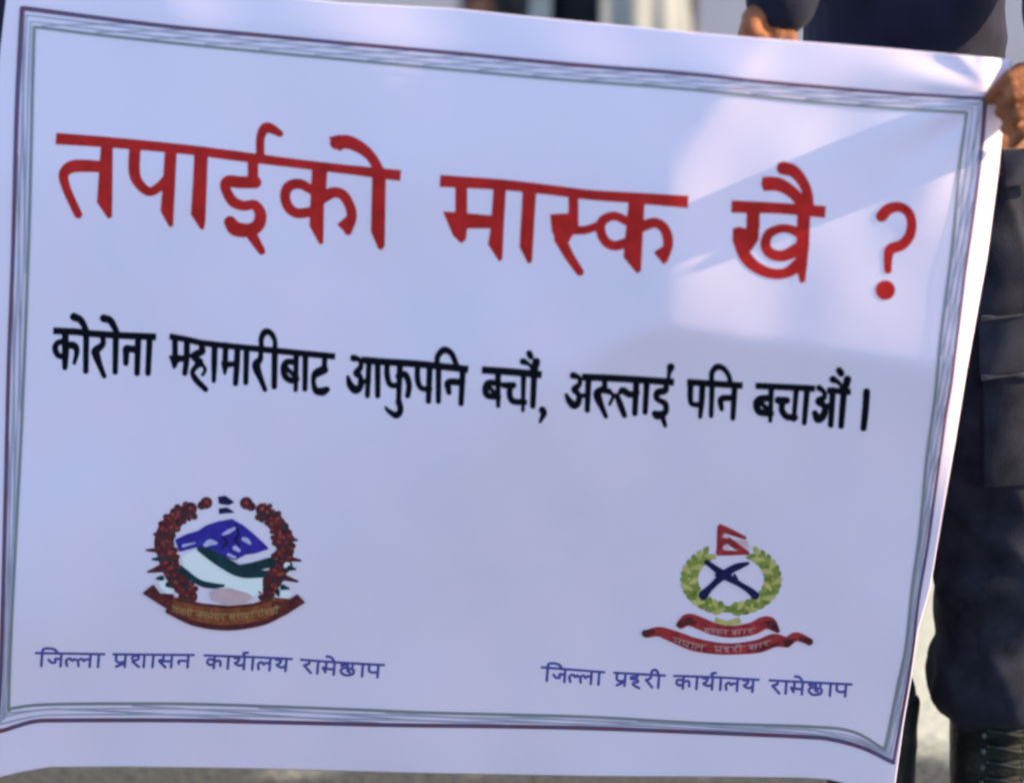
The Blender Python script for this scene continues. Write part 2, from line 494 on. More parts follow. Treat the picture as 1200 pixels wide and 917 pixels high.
H.S([(665, 375), (565, 335), (482, 370), (466, 440), (500, 520), (570, 555), (665, 530)], [30, 30, 33, 32, 32, 33, 33])
H.P([(680, 185), (793, 190), (777, 450), (762, 742), (737, 758), (638, 640), (650, 500)])
H.S([(700, 445), (800, 402), (880, 387), (945, 440), (966, 540), (937, 655)], [42, 37, 34, 34, 34, 26])
H.P([(862, 605), (920, 565), (970, 620), (937, 692)])
H.frame(850, 180, 150 / 834)
H.B([(42, 345), (350, 356), (650, 380)], [38, 33, 36])
H.S([(378, 95), (445, 115), (502, 180), (535, 260), (540, 340)], [41, 38, 32, 31, 34])
H.P([(345, 65), (385, 52), (400, 130), (350, 130)])
H.S([(280, 196), (350, 202), (430, 247), (505, 325)], [44, 42, 36, 36])
H.P([(242, 155), (300, 150), (300, 240), (248, 240)])
H.P([(473, 340), (553, 340), (543, 600), (518, 832), (490, 842), (474, 780), (462, 700)])
H.B([(182, 360), (180, 490)], 41)
H.P([(50, 490), (88, 478), (140, 492), (218, 460), (215, 560), (170, 625), (130, 645), (80, 615), (52, 560)])
H.S([(85, 560), (130, 668), (200, 738), (300, 780), (400, 775), (490, 715)], [36, 38, 34, 31, 31, 42])
H.S([(490, 520), (420, 492), (350, 490), (280, 528), (262, 600), (300, 652), (380, 665), (490, 615)], [30, 26, 26, 29, 30, 32, 34, 42])
H.frame(1000, 220, 100 / 655)
H.S([(218, 218), (268, 165), (350, 147), (420, 187), (448, 270), (430, 370), (370, 440), (285, 472), (266, 550), (266, 632)], [42, 40, 35, 33, 34, 36, 38, 38, 30, 25])
H.C(246, 785, 72)
H.build('heading_lettering', M['red'], banner, O1)

# ---- slogan in black
B2 = Layer(0.7)
B2.grow = 0.3
L = B2
L.frame(55, 360, 140 / 1200, 0.93)
L.B([(65, 235), (300, 246), (400, 260), (700, 280), (1095, 297)], 33)
L.S([(185, 345), (112, 355), (82, 410), (112, 480), (185, 500)], 30)
L.S([(183, 240), (186, 450), (180, 605)], [34, 36, 26])
L.S([(200, 380), (270, 385), (300, 440), (275, 560)], [36, 38, 28, 18])
L.S([(395, 250), (390, 640)], [31, 28]); L.S([(272, 95), (340, 130), (398, 235)], [42, 35, 28])
L.S([(560, 290), (560, 370), (495, 430), (492, 470), (530, 580), (575, 690)], [26, 30, 42, 42, 30, 24])
L.S([(692, 270), (685, 650)], [33, 27]); L.S([(572, 110), (640, 137), (700, 245)], [42, 36, 28])
L.S([(905, 425), (800, 412)], 36); L.S([(795, 420), (793, 562)], [36, 27]); L.S([(917, 290), (905, 662)], [33, 29])
L.S([(1032, 300), (1015, 662)], [32, 28])
L.frame(190, 380, 0.1, 1.13)
L.B([(88, 140), (280, 175), (450, 213), (620, 235), (900, 265), (1060, 280), (1200, 292)], 34)
L.S([(150, 160), (150, 380)], 28); L.P([(80, 368), (190, 358), (290, 370), (290, 430), (190, 440), (160, 512), (130, 520)]); L.S([(290, 180), (286, 400), (266, 572)], [30, 30, 26])
L.S([(450, 230), (470, 310), (400, 345), (350, 372), (435, 440), (400, 490), (355, 560), (400, 650), (510, 760)], [20, 34, 34, 20, 40, 28, 23, 30, 26])
L.S([(470, 470), (505, 530), (475, 590)], [18, 16, 16])
L.S([(615, 240), (611, 450), (605, 662)], [29, 29, 20])
L.S([(745, 240), (737, 450)], 28); L.P([(690, 438), (890, 430), (890, 492), (770, 502), (745, 592), (720, 582)]); L.S([(882, 260), (876, 450), (860, 692)], [30, 30, 26])
L.S([(990, 280), (980, 682)], [29, 25])
L.S([(1155, 290), (1150, 400), (1105, 460), (1112, 530), (1160, 650), (1205, 765)], [20, 28, 40, 40, 27, 22])
L.frame(290, 380, 110 / 1121, 1.1)
L.B([(0, 280), (350, 315), (700, 350), (1045, 382)], 36)
L.S([(170, 300), (165, 170), (215, 87), (285, 112), (328, 200), (325, 310)], [25, 27, 35, 29, 23, 27]); L.S([(326, 300), (320, 742)], [32, 29])
L.S([(575, 450), (470, 450), (432, 520), (452, 620), (520, 668), (585, 650)], 33); L.S([(450, 500), (570, 625)], 22); L.S([(582, 350), (576, 782)], [30, 22])
L.S([(692, 360), (686, 772)], [30, 26])
L.S([(922, 390), (918, 530)], 27); L.S([(912, 540), (830, 580), (792, 625), (792, 720), (822, 790), (890, 802), (945, 778)], [46, 44, 27, 25, 36, 44, 34])
L.frame(400, 400, 155 / 1200, 0.86)
L.B([(185, 168), (400, 185), (700, 205), (1150, 252)], 31)
L.S([(112, 150), (165, 167), (176, 230), (140, 285), (172, 325), (175, 400), (130, 440), (80, 390), (60, 320)], [36, 22, 26, 36, 28, 32, 40, 34, 16]); L.S([(170, 372), (248, 352)], 24)
L.S([(252, 180), (236, 492)], [28, 24]); L.S([(330, 190), (330, 492)], [30, 26])
L.S([(415, 195), (415, 300), (442, 388), (520, 402)], [27, 28, 28, 28]); L.S([(532, 200), (520, 522)], [32, 25]); L.S([(520, 315), (580, 300), (614, 390), (602, 492)], [34, 32, 29, 26])
L.S([(520, 545), (536, 620), (500, 668), (432, 632), (402, 597)], [32, 30, 34, 22, 12])
L.S([(692, 215), (691, 340), (722, 420), (800, 432)], [27, 28, 27, 29]); L.S([(802, 215), (790, 542)], [31, 27])
L.S([(882, 225), (880, 542)], [29, 26]); L.S([(876, 230), (872, 140), (930, 77), (1000, 112), (1052, 230)], [25, 27, 35, 29, 25])
L.S([(976, 462), (972, 372), (1095, 370)], [26, 36, 34]); L.S([(1102, 250), (1086, 562)], [31, 27])
L.frame(555, 400, 100 / 917, 0.95)
L.B([(90, 305), (400, 326), (730, 357)], 38)
L.S([(270, 450), (162, 445), (127, 510), (152, 580), (262, 592)], 35); L.S([(150, 470), (255, 585)], 22); L.S([(262, 335), (264, 692)], [33, 22])
L.S([(330, 470), (425, 470)], [34, 36]); L.S([(395, 480), (387, 570), (424, 640), (545, 652)], [30, 32, 34, 33]); L.S([(537, 335), (530, 742)], [31, 18])
L.S([(652, 330), (636, 692)], [34, 30]); L.S([(532, 215), (600, 250), (650, 340)], [37, 19, 20]); L.S([(597, 125), (612, 160)], [32, 34]); L.S([(672, 218), (656, 330)], [44, 30])
L.S([(738, 735), (754, 775), (715, 862)], [38, 33, 15])
L.frame(655, 415, 145 / 1200, 0.92)
L.B([(225, 220), (600, 236), (1115, 270)], 33)
L.S([(140, 205), (195, 227), (200, 290), (152, 340), (190, 390), (190, 460), (150, 495), (100, 450), (70, 390)], [36, 22, 24, 34, 26, 32, 38, 32, 16]); L.S([(190, 405), (285, 395)], 24); L.S([(287, 230), (275, 542)], [31, 26])
L.S([(440, 250), (440, 320), (377, 370), (382, 430), (420, 520), (455, 602)], [25, 28, 40, 40, 28, 22]); L.S([(400, 345), (482, 358)], [30, 30]); L.S([(482, 360), (525, 400), (492, 485)], [24, 17, 15])
L.S([(755, 370), (690, 390), (620, 350), (592, 372)], [31, 33, 35, 20]); L.S([(562, 400), (600, 500), (636, 592)], [26, 31, 26]); L.S([(752, 250), (736, 572)], [32, 28])
L.S([(852, 265), (836, 562)], [31, 26])
L.S([(1042, 290), (1030, 350), (960, 370), (950, 430), (1030, 480), (1032, 560), (960, 590), (930, 572)], [23, 34, 36, 27, 30, 30, 44, 30]); L.S([(1000, 590), (1030, 692)], [30, 19]); L.S([(1058, 265), (1070, 180), (1085, 125)], [19, 21, 40])
L.frame(800, 420, 115 / 1172, 1.0)
L.B([(55, 280), (350, 300), (715, 322)], 38)
L.S([(97, 285), (91, 450), (112, 540), (222, 552)], [34, 32, 29, 34]); L.S([(237, 290), (227, 500), (210, 692)], [34, 34, 24])
L.S([(352, 290), (340, 682)], [32, 26]); L.S([(345, 300), (350, 170), (410, 100), (490, 120), (553, 210), (570, 310)], [28, 30, 36, 31, 27, 29])
L.S([(465, 602), (462, 482), (610, 470)], [26, 36, 36]); L.S([(622, 315), (600, 712)], [34, 28])
L.frame(880, 425, 0.125)
L.B([(45, 215), (500, 236), (600, 243)], 29); L.B([(715, 258), (935, 272)], 28)
L.S([(180, 330), (82, 340), (52, 390), (82, 460), (185, 472)], 31); L.S([(80, 360), (175, 455)], 22); L.S([(190, 230), (181, 542)], [26, 18])
L.S([(258, 350), (335, 352)], [34, 32]); L.S([(296, 362), (290, 440), (335, 503), (412, 512)], [28, 28, 30, 29]); L.S([(426, 240), (402, 532)], [24, 20])
L.S([(527, 245), (500, 562)], [27, 22])
L.S([(640, 235), (680, 267), (690, 320), (640, 360), (690, 410), (680, 490), (630, 528), (600, 470)], [28, 20, 22, 36, 26, 32, 36, 26]); L.S([(690, 410), (762, 400)], 26)
L.S([(767, 255), (748, 582)], [28, 26]); L.S([(872, 265), (845, 592)], [30, 26]); L.S([(770, 155), (830, 192), (870, 265)], [33, 18, 20]); L.S([(905, 155), (880, 265)], [35, 26]); L.S([(828, 72), (845, 98)], [30, 32])
L.S([(1085, 270), (1076, 420), (1056, 612)], [31, 30, 28])
B2.build('slogan_lettering', M['black'], banner, O1)

# ---- captions in indigo: a small stroke alphabet (x across, y from head line 0 to foot 1)
GL = {
 'i':  (0.62, [[(.3, 0), (.3, 1)], [(.3, 0), (.34, -.3), (.6, -.38), (.95, -.3), (1.15, 0)]]),
 'ja': (0.95, [[(.72, 0), (.72, 1)], [(.72, .45), (.42, .42), (.42, .68), (.22, .72), (.05, .5)]]),
 'l':  (0.62, [[(.12, .95), (.05, .55), (.25, .38), (.38, .55), (.5, .42), (.62, .5)]]),
 'la': (0.95, [[(.12, .95), (.08, .55), (.25, .38), (.38, .55), (.5, .42), (.72, .45)], [(.72, 0), (.72, 1)]]),
 'aa': (0.45, [[(.22, 0), (.22, 1)]]),
 'pra':(0.85, [[(.12, 0), (.12, .5), (.3, .65), (.6, .6)], [(.6, 0), (.6, 1)], [(.6, .68), (.15, 1.0)]]),
 'pa': (0.85, [[(.12, 0), (.12, .5), (.3, .65), (.6, .6)], [(.6, 0), (.6, 1)]]),
 'sha':(1.0, [[(.1, .3), (.2, .1), (.42, .15), (.42, .4), (.15, .55), (.5, 1.0)], [(.75, 0), (.75, 1)]]),
 'sa': (1.0, [[(.3, 0), (.3, .35), (.1, .5), (.45, 1.0)], [(.25, .52), (.75, .52)], [(.75, 0), (.75, 1)]]),
 'na': (0.85, [[(.15, .72), (.15, .48), (.6, .48)], [(.62, 0), (.62, 1)]]),
 'ka': (1.05, [[(.5, 0), (.5, 1)], [(.5, .35), (.2, .3), (.12, .55), (.28, .75), (.5, .65)], [(.5, .45), (.8, .4), (.85, .8)]]),
 'rya':(0.9, [[(.1, .12), (.35, .15), (.3, .4), (.15, .55), (.4, .72), (.65, .6)], [(.65, 0), (.65, 1)], [(.65, 0), (.58, -.28), (.8, -.34)]]),
 'ya': (0.9, [[(.1, .12), (.35, .15), (.3, .4), (.15, .55), (.4, .72), (.65, .6)], [(.65, 0), (.65, 1)]]),
 'ra': (0.65, [[(.38, 0), (.38, .28), (.15, .42), (.22, .55), (.52, 1.0)]]),
 'ha': (0.85, [[(.45, 0), (.45, .22), (.14, .26), (.12, .42), (.46, .46), (.5, .64), (.24, .74), (.3, .92), (.62, 1.12)]]),
 'ii': (0.5, [[(.22, 0), (.22, 1)], [(-.25, 0), (-.2, -.32), (.02, -.4), (.22, 0)]]),
 'me': (0.9, [[(.2, 0), (.2, .58), (.05, .5), (.2, .85)], [(.2, .58), (.65, .58)], [(.65, 0), (.65, 1)], [(.2, -.42), (.45, -.36), (.65, 0)]]),
 'chha':(1.05, [[(.72, 0), (.72, .25)], [(.12, .22), (.42, .12), (.46, .34), (.18, .46), (.12, .72), (.36, .98), (.74, .88), (.8, .55), (.58, .45), (.46, .62), (.6, .72)]]),
 'nii':(1.25, [[(.15, .72), (.15, .48), (.6, .48)], [(.62, 0), (.62, 1)], [(1.0, 0), (1.0, 1)], [(.6, 0), (.62, -.3), (.85, -.38), (1.0, 0)]]),
}
def word(l, glyphs, x0, x1, base, hgt, w):
    w *= 1.0
    tot = sum(GL[g][0] for g in glyphs)
    k = (x1 - x0) / tot
    f = lambda x: np.interp(x, [p[0] for p in base], [p[1] for p in base])
    x = x0
    n = 12
    hx = np.linspace(x0 - 1, x1 + 1, n)
    l.S([(a, f(a)) for a in hx], w * 0.95, sm=False)
    for g in glyphs:
        adv, sts = GL[g]
        for st in sts:
            l.S([(x + p[0] * k - p[1] * 1.2, f(x + p[0] * k) + p[1] * hgt) for p in st], w)
        x += adv * k
C1 = Layer(0.6)
bl = [(30, 764.5), (122, 766), (226, 767), (300, 769.5), (340, 771.5), (400, 776), (455, 779)]
word(C1, ['i', 'ja', 'l', 'la', 'aa'], 43, 121, bl, 15, 1.55)
word(C1, ['pra', 'sha', 'aa', 'sa', 'na'], 134, 226, bl, 14.5, 1.55)
word(C1, ['ka', 'aa', 'rya', 'aa', 'la', 'ya'], 241, 341, bl, 14.5, 1.55)
word(C1, ['ra', 'aa', 'me', 'chha', 'aa', 'pa'], 354, 449, bl, 14.5, 1.55)
C1.build('caption_lettering', M['indigo'], banner, O1)
C2 = Layer(0.6)
bl = [(630, 781), (707, 787), (778, 791), (840, 793), (890, 796), (950, 799), (1000, 801.5)]
word(C2, ['i', 'ja', 'l', 'la', 'aa'], 636, 707, bl, 15, 1.55)
word(C2, ['pra', 'ha', 'ra', 'ii'], 721, 778, bl, 14.5, 1.55)
word(C2, ['ka', 'aa', 'rya', 'aa', 'la', 'ya'], 791, 888, bl, 14.5, 1.55)
word(C2, ['ra', 'aa', 'me', 'chha', 'aa', 'pa'], 903, 997, bl, 14.5, 1.55)
C2.build('caption_lettering', M['indigo'], banner, O1)

# ---- round emblem with flower garland, mountain and scroll
re_ = random.Random(5)
s = 220 / 1121
ARC_L = [(375, 130), (285, 188), (228, 262), (212, 335), (232, 405), (250, 470), (288, 540), (335, 605), (375, 655)]
ARC_R = [(800, 138), (885, 212), (928, 300), (938, 380), (918, 450), (888, 520), (850, 590), (815, 650)]
E = Layer(0.6); E.frame(150, 570, s)
E.S(ARC_L, [38, 48, 52, 56, 56, 56, 54, 50, 40]); E.S(ARC_R, [38, 46, 50, 52, 52, 52, 48, 38])
for x, y, r in [(468, 96, 36), (440, 112, 26), (372, 134, 40), (330, 150, 26), (706, 98, 38), (735, 118, 28), (802, 138, 40), (822, 182, 22)]:
    E.C(x, y, r)
fl = []
for arc in (ARC_L, ARC_R):
    for p in interp_path(arc, np.linspace(0.02, 1, 17)):
        a_ = math.atan2(p[1] - 400, p[0] - 575)
        for d_ in (-48, 44):
            q_ = (p[0] + d_ * math.cos(a_) + re_.uniform(-9, 9), p[1] + d_ * math.sin(a_) + re_.uniform(-9, 9))
            E.C(q_[0], q_[1], re_.uniform(13, 21))
        for _ in range(4):
            d_ = re_.uniform(-46, 46); t_ = re_.uniform(-22, 22)
            fl.append((p[0] + d_ * math.cos(a_) - t_ * math.sin(a_), p[1] + d_ * math.sin(a_) + t_ * math.cos(a_)))
for pl_ in [[(215, 365), (112, 378), (215, 395)], [(230, 450), (120, 508), (260, 500)], [(200, 262), (155, 284), (210, 292)], [(930, 285), (1008, 318), (935, 325)], [(930, 410), (1030, 440), (930, 440)], [(895, 510), (1012, 565), (880, 545)]]:
    E.P(pl_, 7)
emb = E.build('emblem', M['maroon'], banner, O1)
emb['label'] = 'round maroon garland emblem with blue mountain above a brown scroll'
for side in (-1, 1):
    E = Layer(0.6); E.frame(150, 570, s)
    for i, (x, y) in enumerate(fl):
        if i % 3 and (x - 575) * side > 0: E.C(x, y, re_.uniform(7, 12))
    for x, y in ((468, 92), (370, 130), (706, 96), (800, 134), (285, 185), (885, 210)):
        if (x - 575) * side > 0: E.C(x, y, 11)
    E.build('flower_pattern', M['rose'], emb, O2)
E = Layer(0.6); E.frame(150, 570, s)
for i, (x, y) in enumerate(fl):
    if i % 3 == 0:
        a_ = re_.uniform(0, 3.14); E.S([(x - 12 * math.cos(a_), y - 12 * math.sin(a_)), (x + 12 * math.cos(a_), y + 12 * math.sin(a_))], [7, 3])
for (x0, y0), (x1, y1) in [((195, 430), (148, 432)), ((200, 545), (172, 548)), ((240, 585), (262, 600)), ((965, 485), (1000, 492)), ((925, 600), (960, 608)), ((890, 625), (900, 650))]:
    E.S([(x0, y0), (x1, y1)], [17, 6])
E.build('garland_leaves', M['green'], emb, O3)
E = Layer(0.7); E.frame(150, 570, s)
E.P([(325, 425), (400, 375), (470, 420), (560, 490), (640, 520), (800, 545), (800, 640), (700, 655), (560, 605), (420, 560), (340, 490)], 4)
E.P([(180, 560), (215, 555), (275, 630), (240, 645), (190, 600)]); E.P([(900, 650), (930, 600), (985, 640), (925, 690), (865, 680)]); E.C(950, 470, 20)
E.build('white_map', M['paper'], emb, O2)
E = Layer(0.7); E.frame(150, 570, s)
E.P([(288, 318), (360, 285), (420, 268), (470, 235), (540, 212), (620, 198), (690, 238), (760, 298), (800, 335), (832, 368), (760, 392), (700, 400), (640, 432), (520, 392), (430, 350), (310, 382)], 6)
E.build('blue_mountain', M['blue'], emb, O2 + 0.0003)
E = Layer(0.6); E.frame(150, 570, s)
E.S([(462, 347), (490, 332), (525, 336)], [12, 18, 10]); E.S([(565, 285), (600, 268), (640, 246)], [5, 12, 7]); E.S([(690, 312), (712, 322), (730, 340)], [12, 14, 6]); E.S([(640, 365), (662, 380)], [14, 10]); E.S([(600, 405), (640, 422)], [9, 7])
E.S([(330, 352), (400, 335)], [9, 4])
E.build('snow_patches', M['lilac'], emb, O3 + 0.0003)
E = Layer(0.6); E.frame(150, 570, s)
E.S([(640, 225), (660, 280), (640, 320), (670, 350)], [4, 8, 9, 3]); E.S([(560, 300), (590, 330), (560, 370)], [4, 9, 4]); 
E.build('mountain_ridges', M['navyink'], emb, O3 + 0.0004)
E = Layer(0.7); E.frame(150, 570, s)
E.S([(430, 370), (500, 408), (580, 458), (680, 508), (810, 520)], [18, 32, 36, 34, 22]); E.S([(640, 495), (740, 478), (850, 452)], [26, 26, 30])
E.S([(325, 500), (420, 568), (500, 590), (570, 590)], [20, 18, 18, 8])
E.build('green_hills', M['green'], emb, O4)
E = Layer(0.7); E.frame(150, 570, s)
E.P([(490, 628), (540, 612), (600, 606), (660, 622), (720, 640), (740, 660), (700, 690), (640, 698), (580, 702), (500, 672)], 3)
E.build('clasped_hands', M['pink'], emb, O4)
E = Layer(0.7); E.frame(150, 570, s)
E.P([(215, 640), (300, 668), (450, 700), (600, 714), (750, 700), (860, 662), (960, 672), (950, 740), (800, 810), (600, 838), (400, 812), (250, 752)], 4)
scr = E.build('scroll', M['brown'], emb, O4)
E = Layer(0.7); E.frame(150, 570, s)
E.S([(240, 742), (400, 816), (600, 842), (800, 812), (930, 752)], 16); E.S([(290, 672), (450, 704), (600, 718), (750, 704), (850, 672)], 7)
E.P([(92, 635), (150, 588), (190, 640), (270, 645), (252, 735), (180, 692)], 4); E.P([(860, 690), (960, 680), (1010, 645), (1052, 690), (940, 762), (870, 742)], 4)
E.build('scroll_edge', M['maroon'], emb, O4 + 0.00035)
E = Layer(0.35)
cv = [(198, 709.5), (215, 713.5), (240, 717.5), (268, 719.5), (296, 717.5), (318, 713), (332, 710)]
word(E, ['ja', 'na', 'nii'], 203, 226, cv, 6.5, 0.62); word(E, ['ja', 'na', 'me', 'sha', 'ra'], 230, 264, cv, 6.5, 0.62); word(E, ['sa', 'ra', 'aa', 'pa', 'i'], 269, 298, cv, 6.5, 0.62); word(E, ['ra', 'ii', 'ya', 'sa', 'ii'], 302, 327, cv, 6.5, 0.62)
E.build('scroll_inscription', M['ochre'], emb, O4 + 0.0007)
E = Layer(0.7); E.frame(150, 570, s)
E.P([(540, 62), (580, 55), (632, 92), (600, 108), (545, 100)], 3); E.P([(545, 132), (590, 125), (632, 152), (545, 160)], 3)
E.build('flag_mark', M['navyink'], emb, O1)

# ---- laurel emblem with crossed blades, pennant flag and ribbons
def oval(deg, k=1.0):
    a_ = math.radians(deg); return (595 + 250 * k * math.cos(a_), 398 + 180 * k * math.sin(a_))
E = Layer(0.5); E.frame(740, 600, s)
E.S([oval(d) for d in np.linspace(-52, 232, 34)], [10] + [20] * 32 + [10])
yl = []
for i, d in enumerate(np.linspace(-52, 232, 29)):
    sg = 1 if d > 90 else -1            # leaves climb from the foot to the tips
    for side in (-1, 1):
        p0 = oval(d); p1 = oval(d + sg * 11, 1.0 + side * 0.20); pm = oval(d + sg * 6, 1.0 + side * 0.13)
        if (i + (side > 0)) % 3 == 1: yl.append((p0, pm, p1))
        else: E.S([p0, pm, p1], [8, 17, 4])
em2 = E.build('emblem', M['olive'], banner, O1)
em2['label'] = 'green laurel emblem with crossed blades, pennant flag and red ribbons'
E = Layer(0.5); E.frame(740, 600, s)
for q_ in yl: E.S(list(q_), [8, 17, 4])
for d in np.linspace(-40, 220, 14): E.C(*oval(d), 9)
E.P([(500, 625), (570, 648), (645, 625), (655, 660), (575, 680), (500, 658)])
E.build('gold_leaves', M['yellow'], em2, O2)
E = Layer(0.6); E.frame(740, 600, s)
E.S([(448, 296), (500, 335), (560, 378), (640, 425), (700, 462), (740, 496)], [14, 18, 24, 16, 19, 24]); E.S([(694, 304), (640, 322), (600, 340), (550, 375), (480, 440), (428, 494)], [10, 20, 22, 24, 18, 28])
E.S([(520, 395), (505, 372)], 8); E.S([(615, 375), (630, 400)], 8)
E.build('crossed_blades', M['navyink'], em2, O3)
E = Layer(0.5); E.frame(740, 600, s)
E.S([(532, 90), (527, 238)], 20); E.S([(545, 98), (600, 120), (676, 152)], [22, 18, 11]); E.S([(520, 242), (692, 242)], [17, 12]); E.S([(568, 160), (620, 198), (692, 240)], [20, 20, 12]); E.P([(525, 100), (575, 150), (560, 235), (525, 235)])
E.build('pennant_flag', M['crimson'], em2, O1)
E = Layer(0.5); E.frame(740, 600, s)
E.C(562, 210, 17); E.S([(552, 142), (572, 146)], 9); E.P([(615, 165), (690, 170), (700, 215)], 3)
E.build('flag_sun', M['blush'], em2, O2)
E = Layer(0.5); E.frame(740, 600, s)
E.S([(296, 668), (340, 640), (410, 662), (500, 698), (600, 712), (720, 694), (790, 660), (830, 664), (872, 706)], [26, 36, 38, 36, 36, 38, 38, 36, 14])
E.S([(92, 725), (165, 712), (250, 740), (370, 786), (500, 810), (620, 814), (760, 798), (850, 765), (925, 775)], [24, 29, 36, 40, 36, 34, 40, 40, 30]); E.S([(930, 775), (985, 742), (1062, 770)], [28, 27, 21])
E.build('ribbon', M['crimson'], em2, O3)
for pts_, w_ in [([(84, 722), (130, 712)], [22, 12]), ([(930, 782), (965, 765)], [24, 10]), ([(1010, 750), (1062, 772)], [10, 22]), ([(282, 672), (340, 648), (380, 662)], [14, 24, 8]),
                 ([(800, 655), (838, 672), (872, 706)], [8, 24, 14]), ([(270, 762), (330, 788), (440, 820)], [6, 10, 6]), ([(700, 824), (800, 804), (880, 782)], [6, 10, 6])]:
    E = Layer(0.5); E.frame(740, 600, s); E.S(pts_, w_)
    E.build('ribbon_fold', M['maroon'], em2, O4)
E = Layer(0.35)
cv = [(800, 734), (838, 736.5), (858, 738.5), (880, 736.5), (900, 732)]
word(E, ['sa', 'ya', 'sa', 'na'], 826, 853, cv, 5.4, 0.62); word(E, ['sa', 'aa', 'ra'], 858, 884, cv, 5.2, 0.62)
cv = [(782, 744), (800, 750), (815, 754), (838, 757), (862, 757.5), (885, 755), (905, 749)]
word(E, ['na', 'pa', 'aa', 'la'], 790, 826, cv, 6, 0.7); word(E, ['pra', 'ha', 'ra', 'ii'], 838, 872, cv, 6, 0.7); word(E, ['sa', 'aa', 'ra'], 878, 902, cv, 5.5, 0.7)
E.build('ribbon_inscription', M['dusty'], em2, O4 + 0.0004)

# ------------------------------------------------------------------ people
def bm_capsule(bm, a, c, ra, rb, seg=14):
    a = Vector(a); c = Vector(c)
    for p, r in ((a, ra), (c, rb)):
        bmesh.ops.create_icosphere(bm, subdivisions=2, radius=r, matrix=Matrix.Translation(p))
    d = c - a
    if d.length < 1e-6: return
    q = d.to_track_quat('Z', 'Y').to_matrix().to_4x4()
    bmesh.ops.create_cone(bm, cap_ends=True, segments=seg, radius1=ra, radius2=rb, depth=d.length, matrix=Matrix.Translation((a + c) / 2) @ q)

def chain(bm, pts, rad):
    for i in range(len(pts) - 1):
        bm_capsule(bm, pts[i], pts[i + 1], rad[i], rad[i + 1])

def loft(bm, rings, seg=28):
    """rings: (centre xyz, rx, ry) stacked ellipses in the horizontal plane"""
    prev = None; first = None
    for c, rx, ry in rings:
        vs_ = [bm.verts.new((c[0] + rx * math.cos(2 * math.pi * k / seg), c[1] + ry * math.sin(2 * math.pi * k / seg), c[2])) for k in range(seg)]
        if prev:
            for k in range(seg):
                bm.faces.new((prev[k], prev[(k + 1) % seg], vs_[(k + 1) % seg], vs_[k]))
        else:
            first = vs_
        prev = vs_
    bm.faces.new(first[::-1]); bm.faces.new(prev)

def solid(name, bm, m, parent, voxel=0.006, folds=0.0, fscale=9.0, iters=4, seed=0.0):
    """fuse the pieces of one body or garment into one continuous skin"""
    bmesh.ops.recalc_face_normals(bm, faces=bm.faces)
    me = bpy.data.meshes.new(name + '_raw'); bm.to_mesh(me); bm.free()
    o = bpy.data.objects.new(name + '_raw', me); COL.objects.link(o)
    r = o.modifiers.new('r', 'REMESH'); r.mode = 'VOXEL'; r.voxel_size = voxel
    s_ = o.modifiers.new('s', 'SMOOTH'); s_.factor = 0.5; s_.iterations = iters
    dg = bpy.context.evaluated_depsgraph_get()
    me2 = bpy.data.meshes.new_from_object(o.evaluated_get(dg))
    bpy.data.objects.remove(o); bpy.data.meshes.remove(me)
    me2.name = name
    if folds:
        n = len(me2.vertices)
        co = np.empty(n * 3); no = np.empty(n * 3)
        me2.vertices.foreach_get('co', co); me2.vertices.foreach_get('normal', no)
        co = co.reshape(-1, 3); no = no.reshape(-1, 3)
        for i in range(n):
            x, y, z = co[i]
            v = noise.noise(Vector((x * fscale + seed, y * fscale, z * fscale * 1.5 + 0.5 * math.sin(x * 14))))
            v2 = 1 - abs(noise.noise(Vector((x * fscale * .8 + seed + z * 6, y * fscale, z * fscale * .7 + 9))))
            co[i] += no[i] * folds * (0.55 * v + 0.9 * (v2 - 0.75))
        me2.vertices.foreach_set('co', co.ravel())
    smooth(me2)
    return link(name, me2, m, parent)

def hand_into(bm, wrist, palm, fingers, thumb, k=1.0):
    """palm block, four bent fingers and a thumb"""
    chain(bm, [wrist, palm], [0.027 * k, 0.022 * k])
    for f in fingers:
        kn = Vector(f[0][0])
        bm_capsule(bm, palm, kn, 0.016 * k, f[0][1] * 1.05)
        chain(bm, [q[0] for q in f], [q[1] for q in f])
    bm_capsule(bm, wrist, thumb[0][0], 0.02 * k, thumb[0][1])
    chain(bm, [q[0] for q in thumb], [q[1] for q in thumb])

def simple_hand(bm, wrist, d, side, k=1.0):
    """relaxed hand hanging from the wrist along d"""
    wv = Vector(wrist); d = Vector(d).normalized()
    sx = Vector((0, -1, 0))
    palm = wv + d * 0.055
    fs_ = []
    for i, ln in enumerate((0.085, 0.095, 0.088, 0.068)):
        o_ = sx * (0.03 - 0.02 * i)
        kn = palm + d * 0.03 + o_
        fs_.append([(kn, 0.010), (kn + d * ln * .5 + Vector((-side * .008, 0, 0)), 0.009), (kn + d * ln * .9 + Vector((-side * .03, 0, 0)), 0.0075)])
    th = [(palm + sx * 0.035 - d * 0.02, 0.012), (palm + sx * 0.055 + d * 0.02, 0.010), (palm + sx * 0.055 + d * 0.05, 0.0085)]
    hand_into(bm, wv, palm, fs_, th, k)

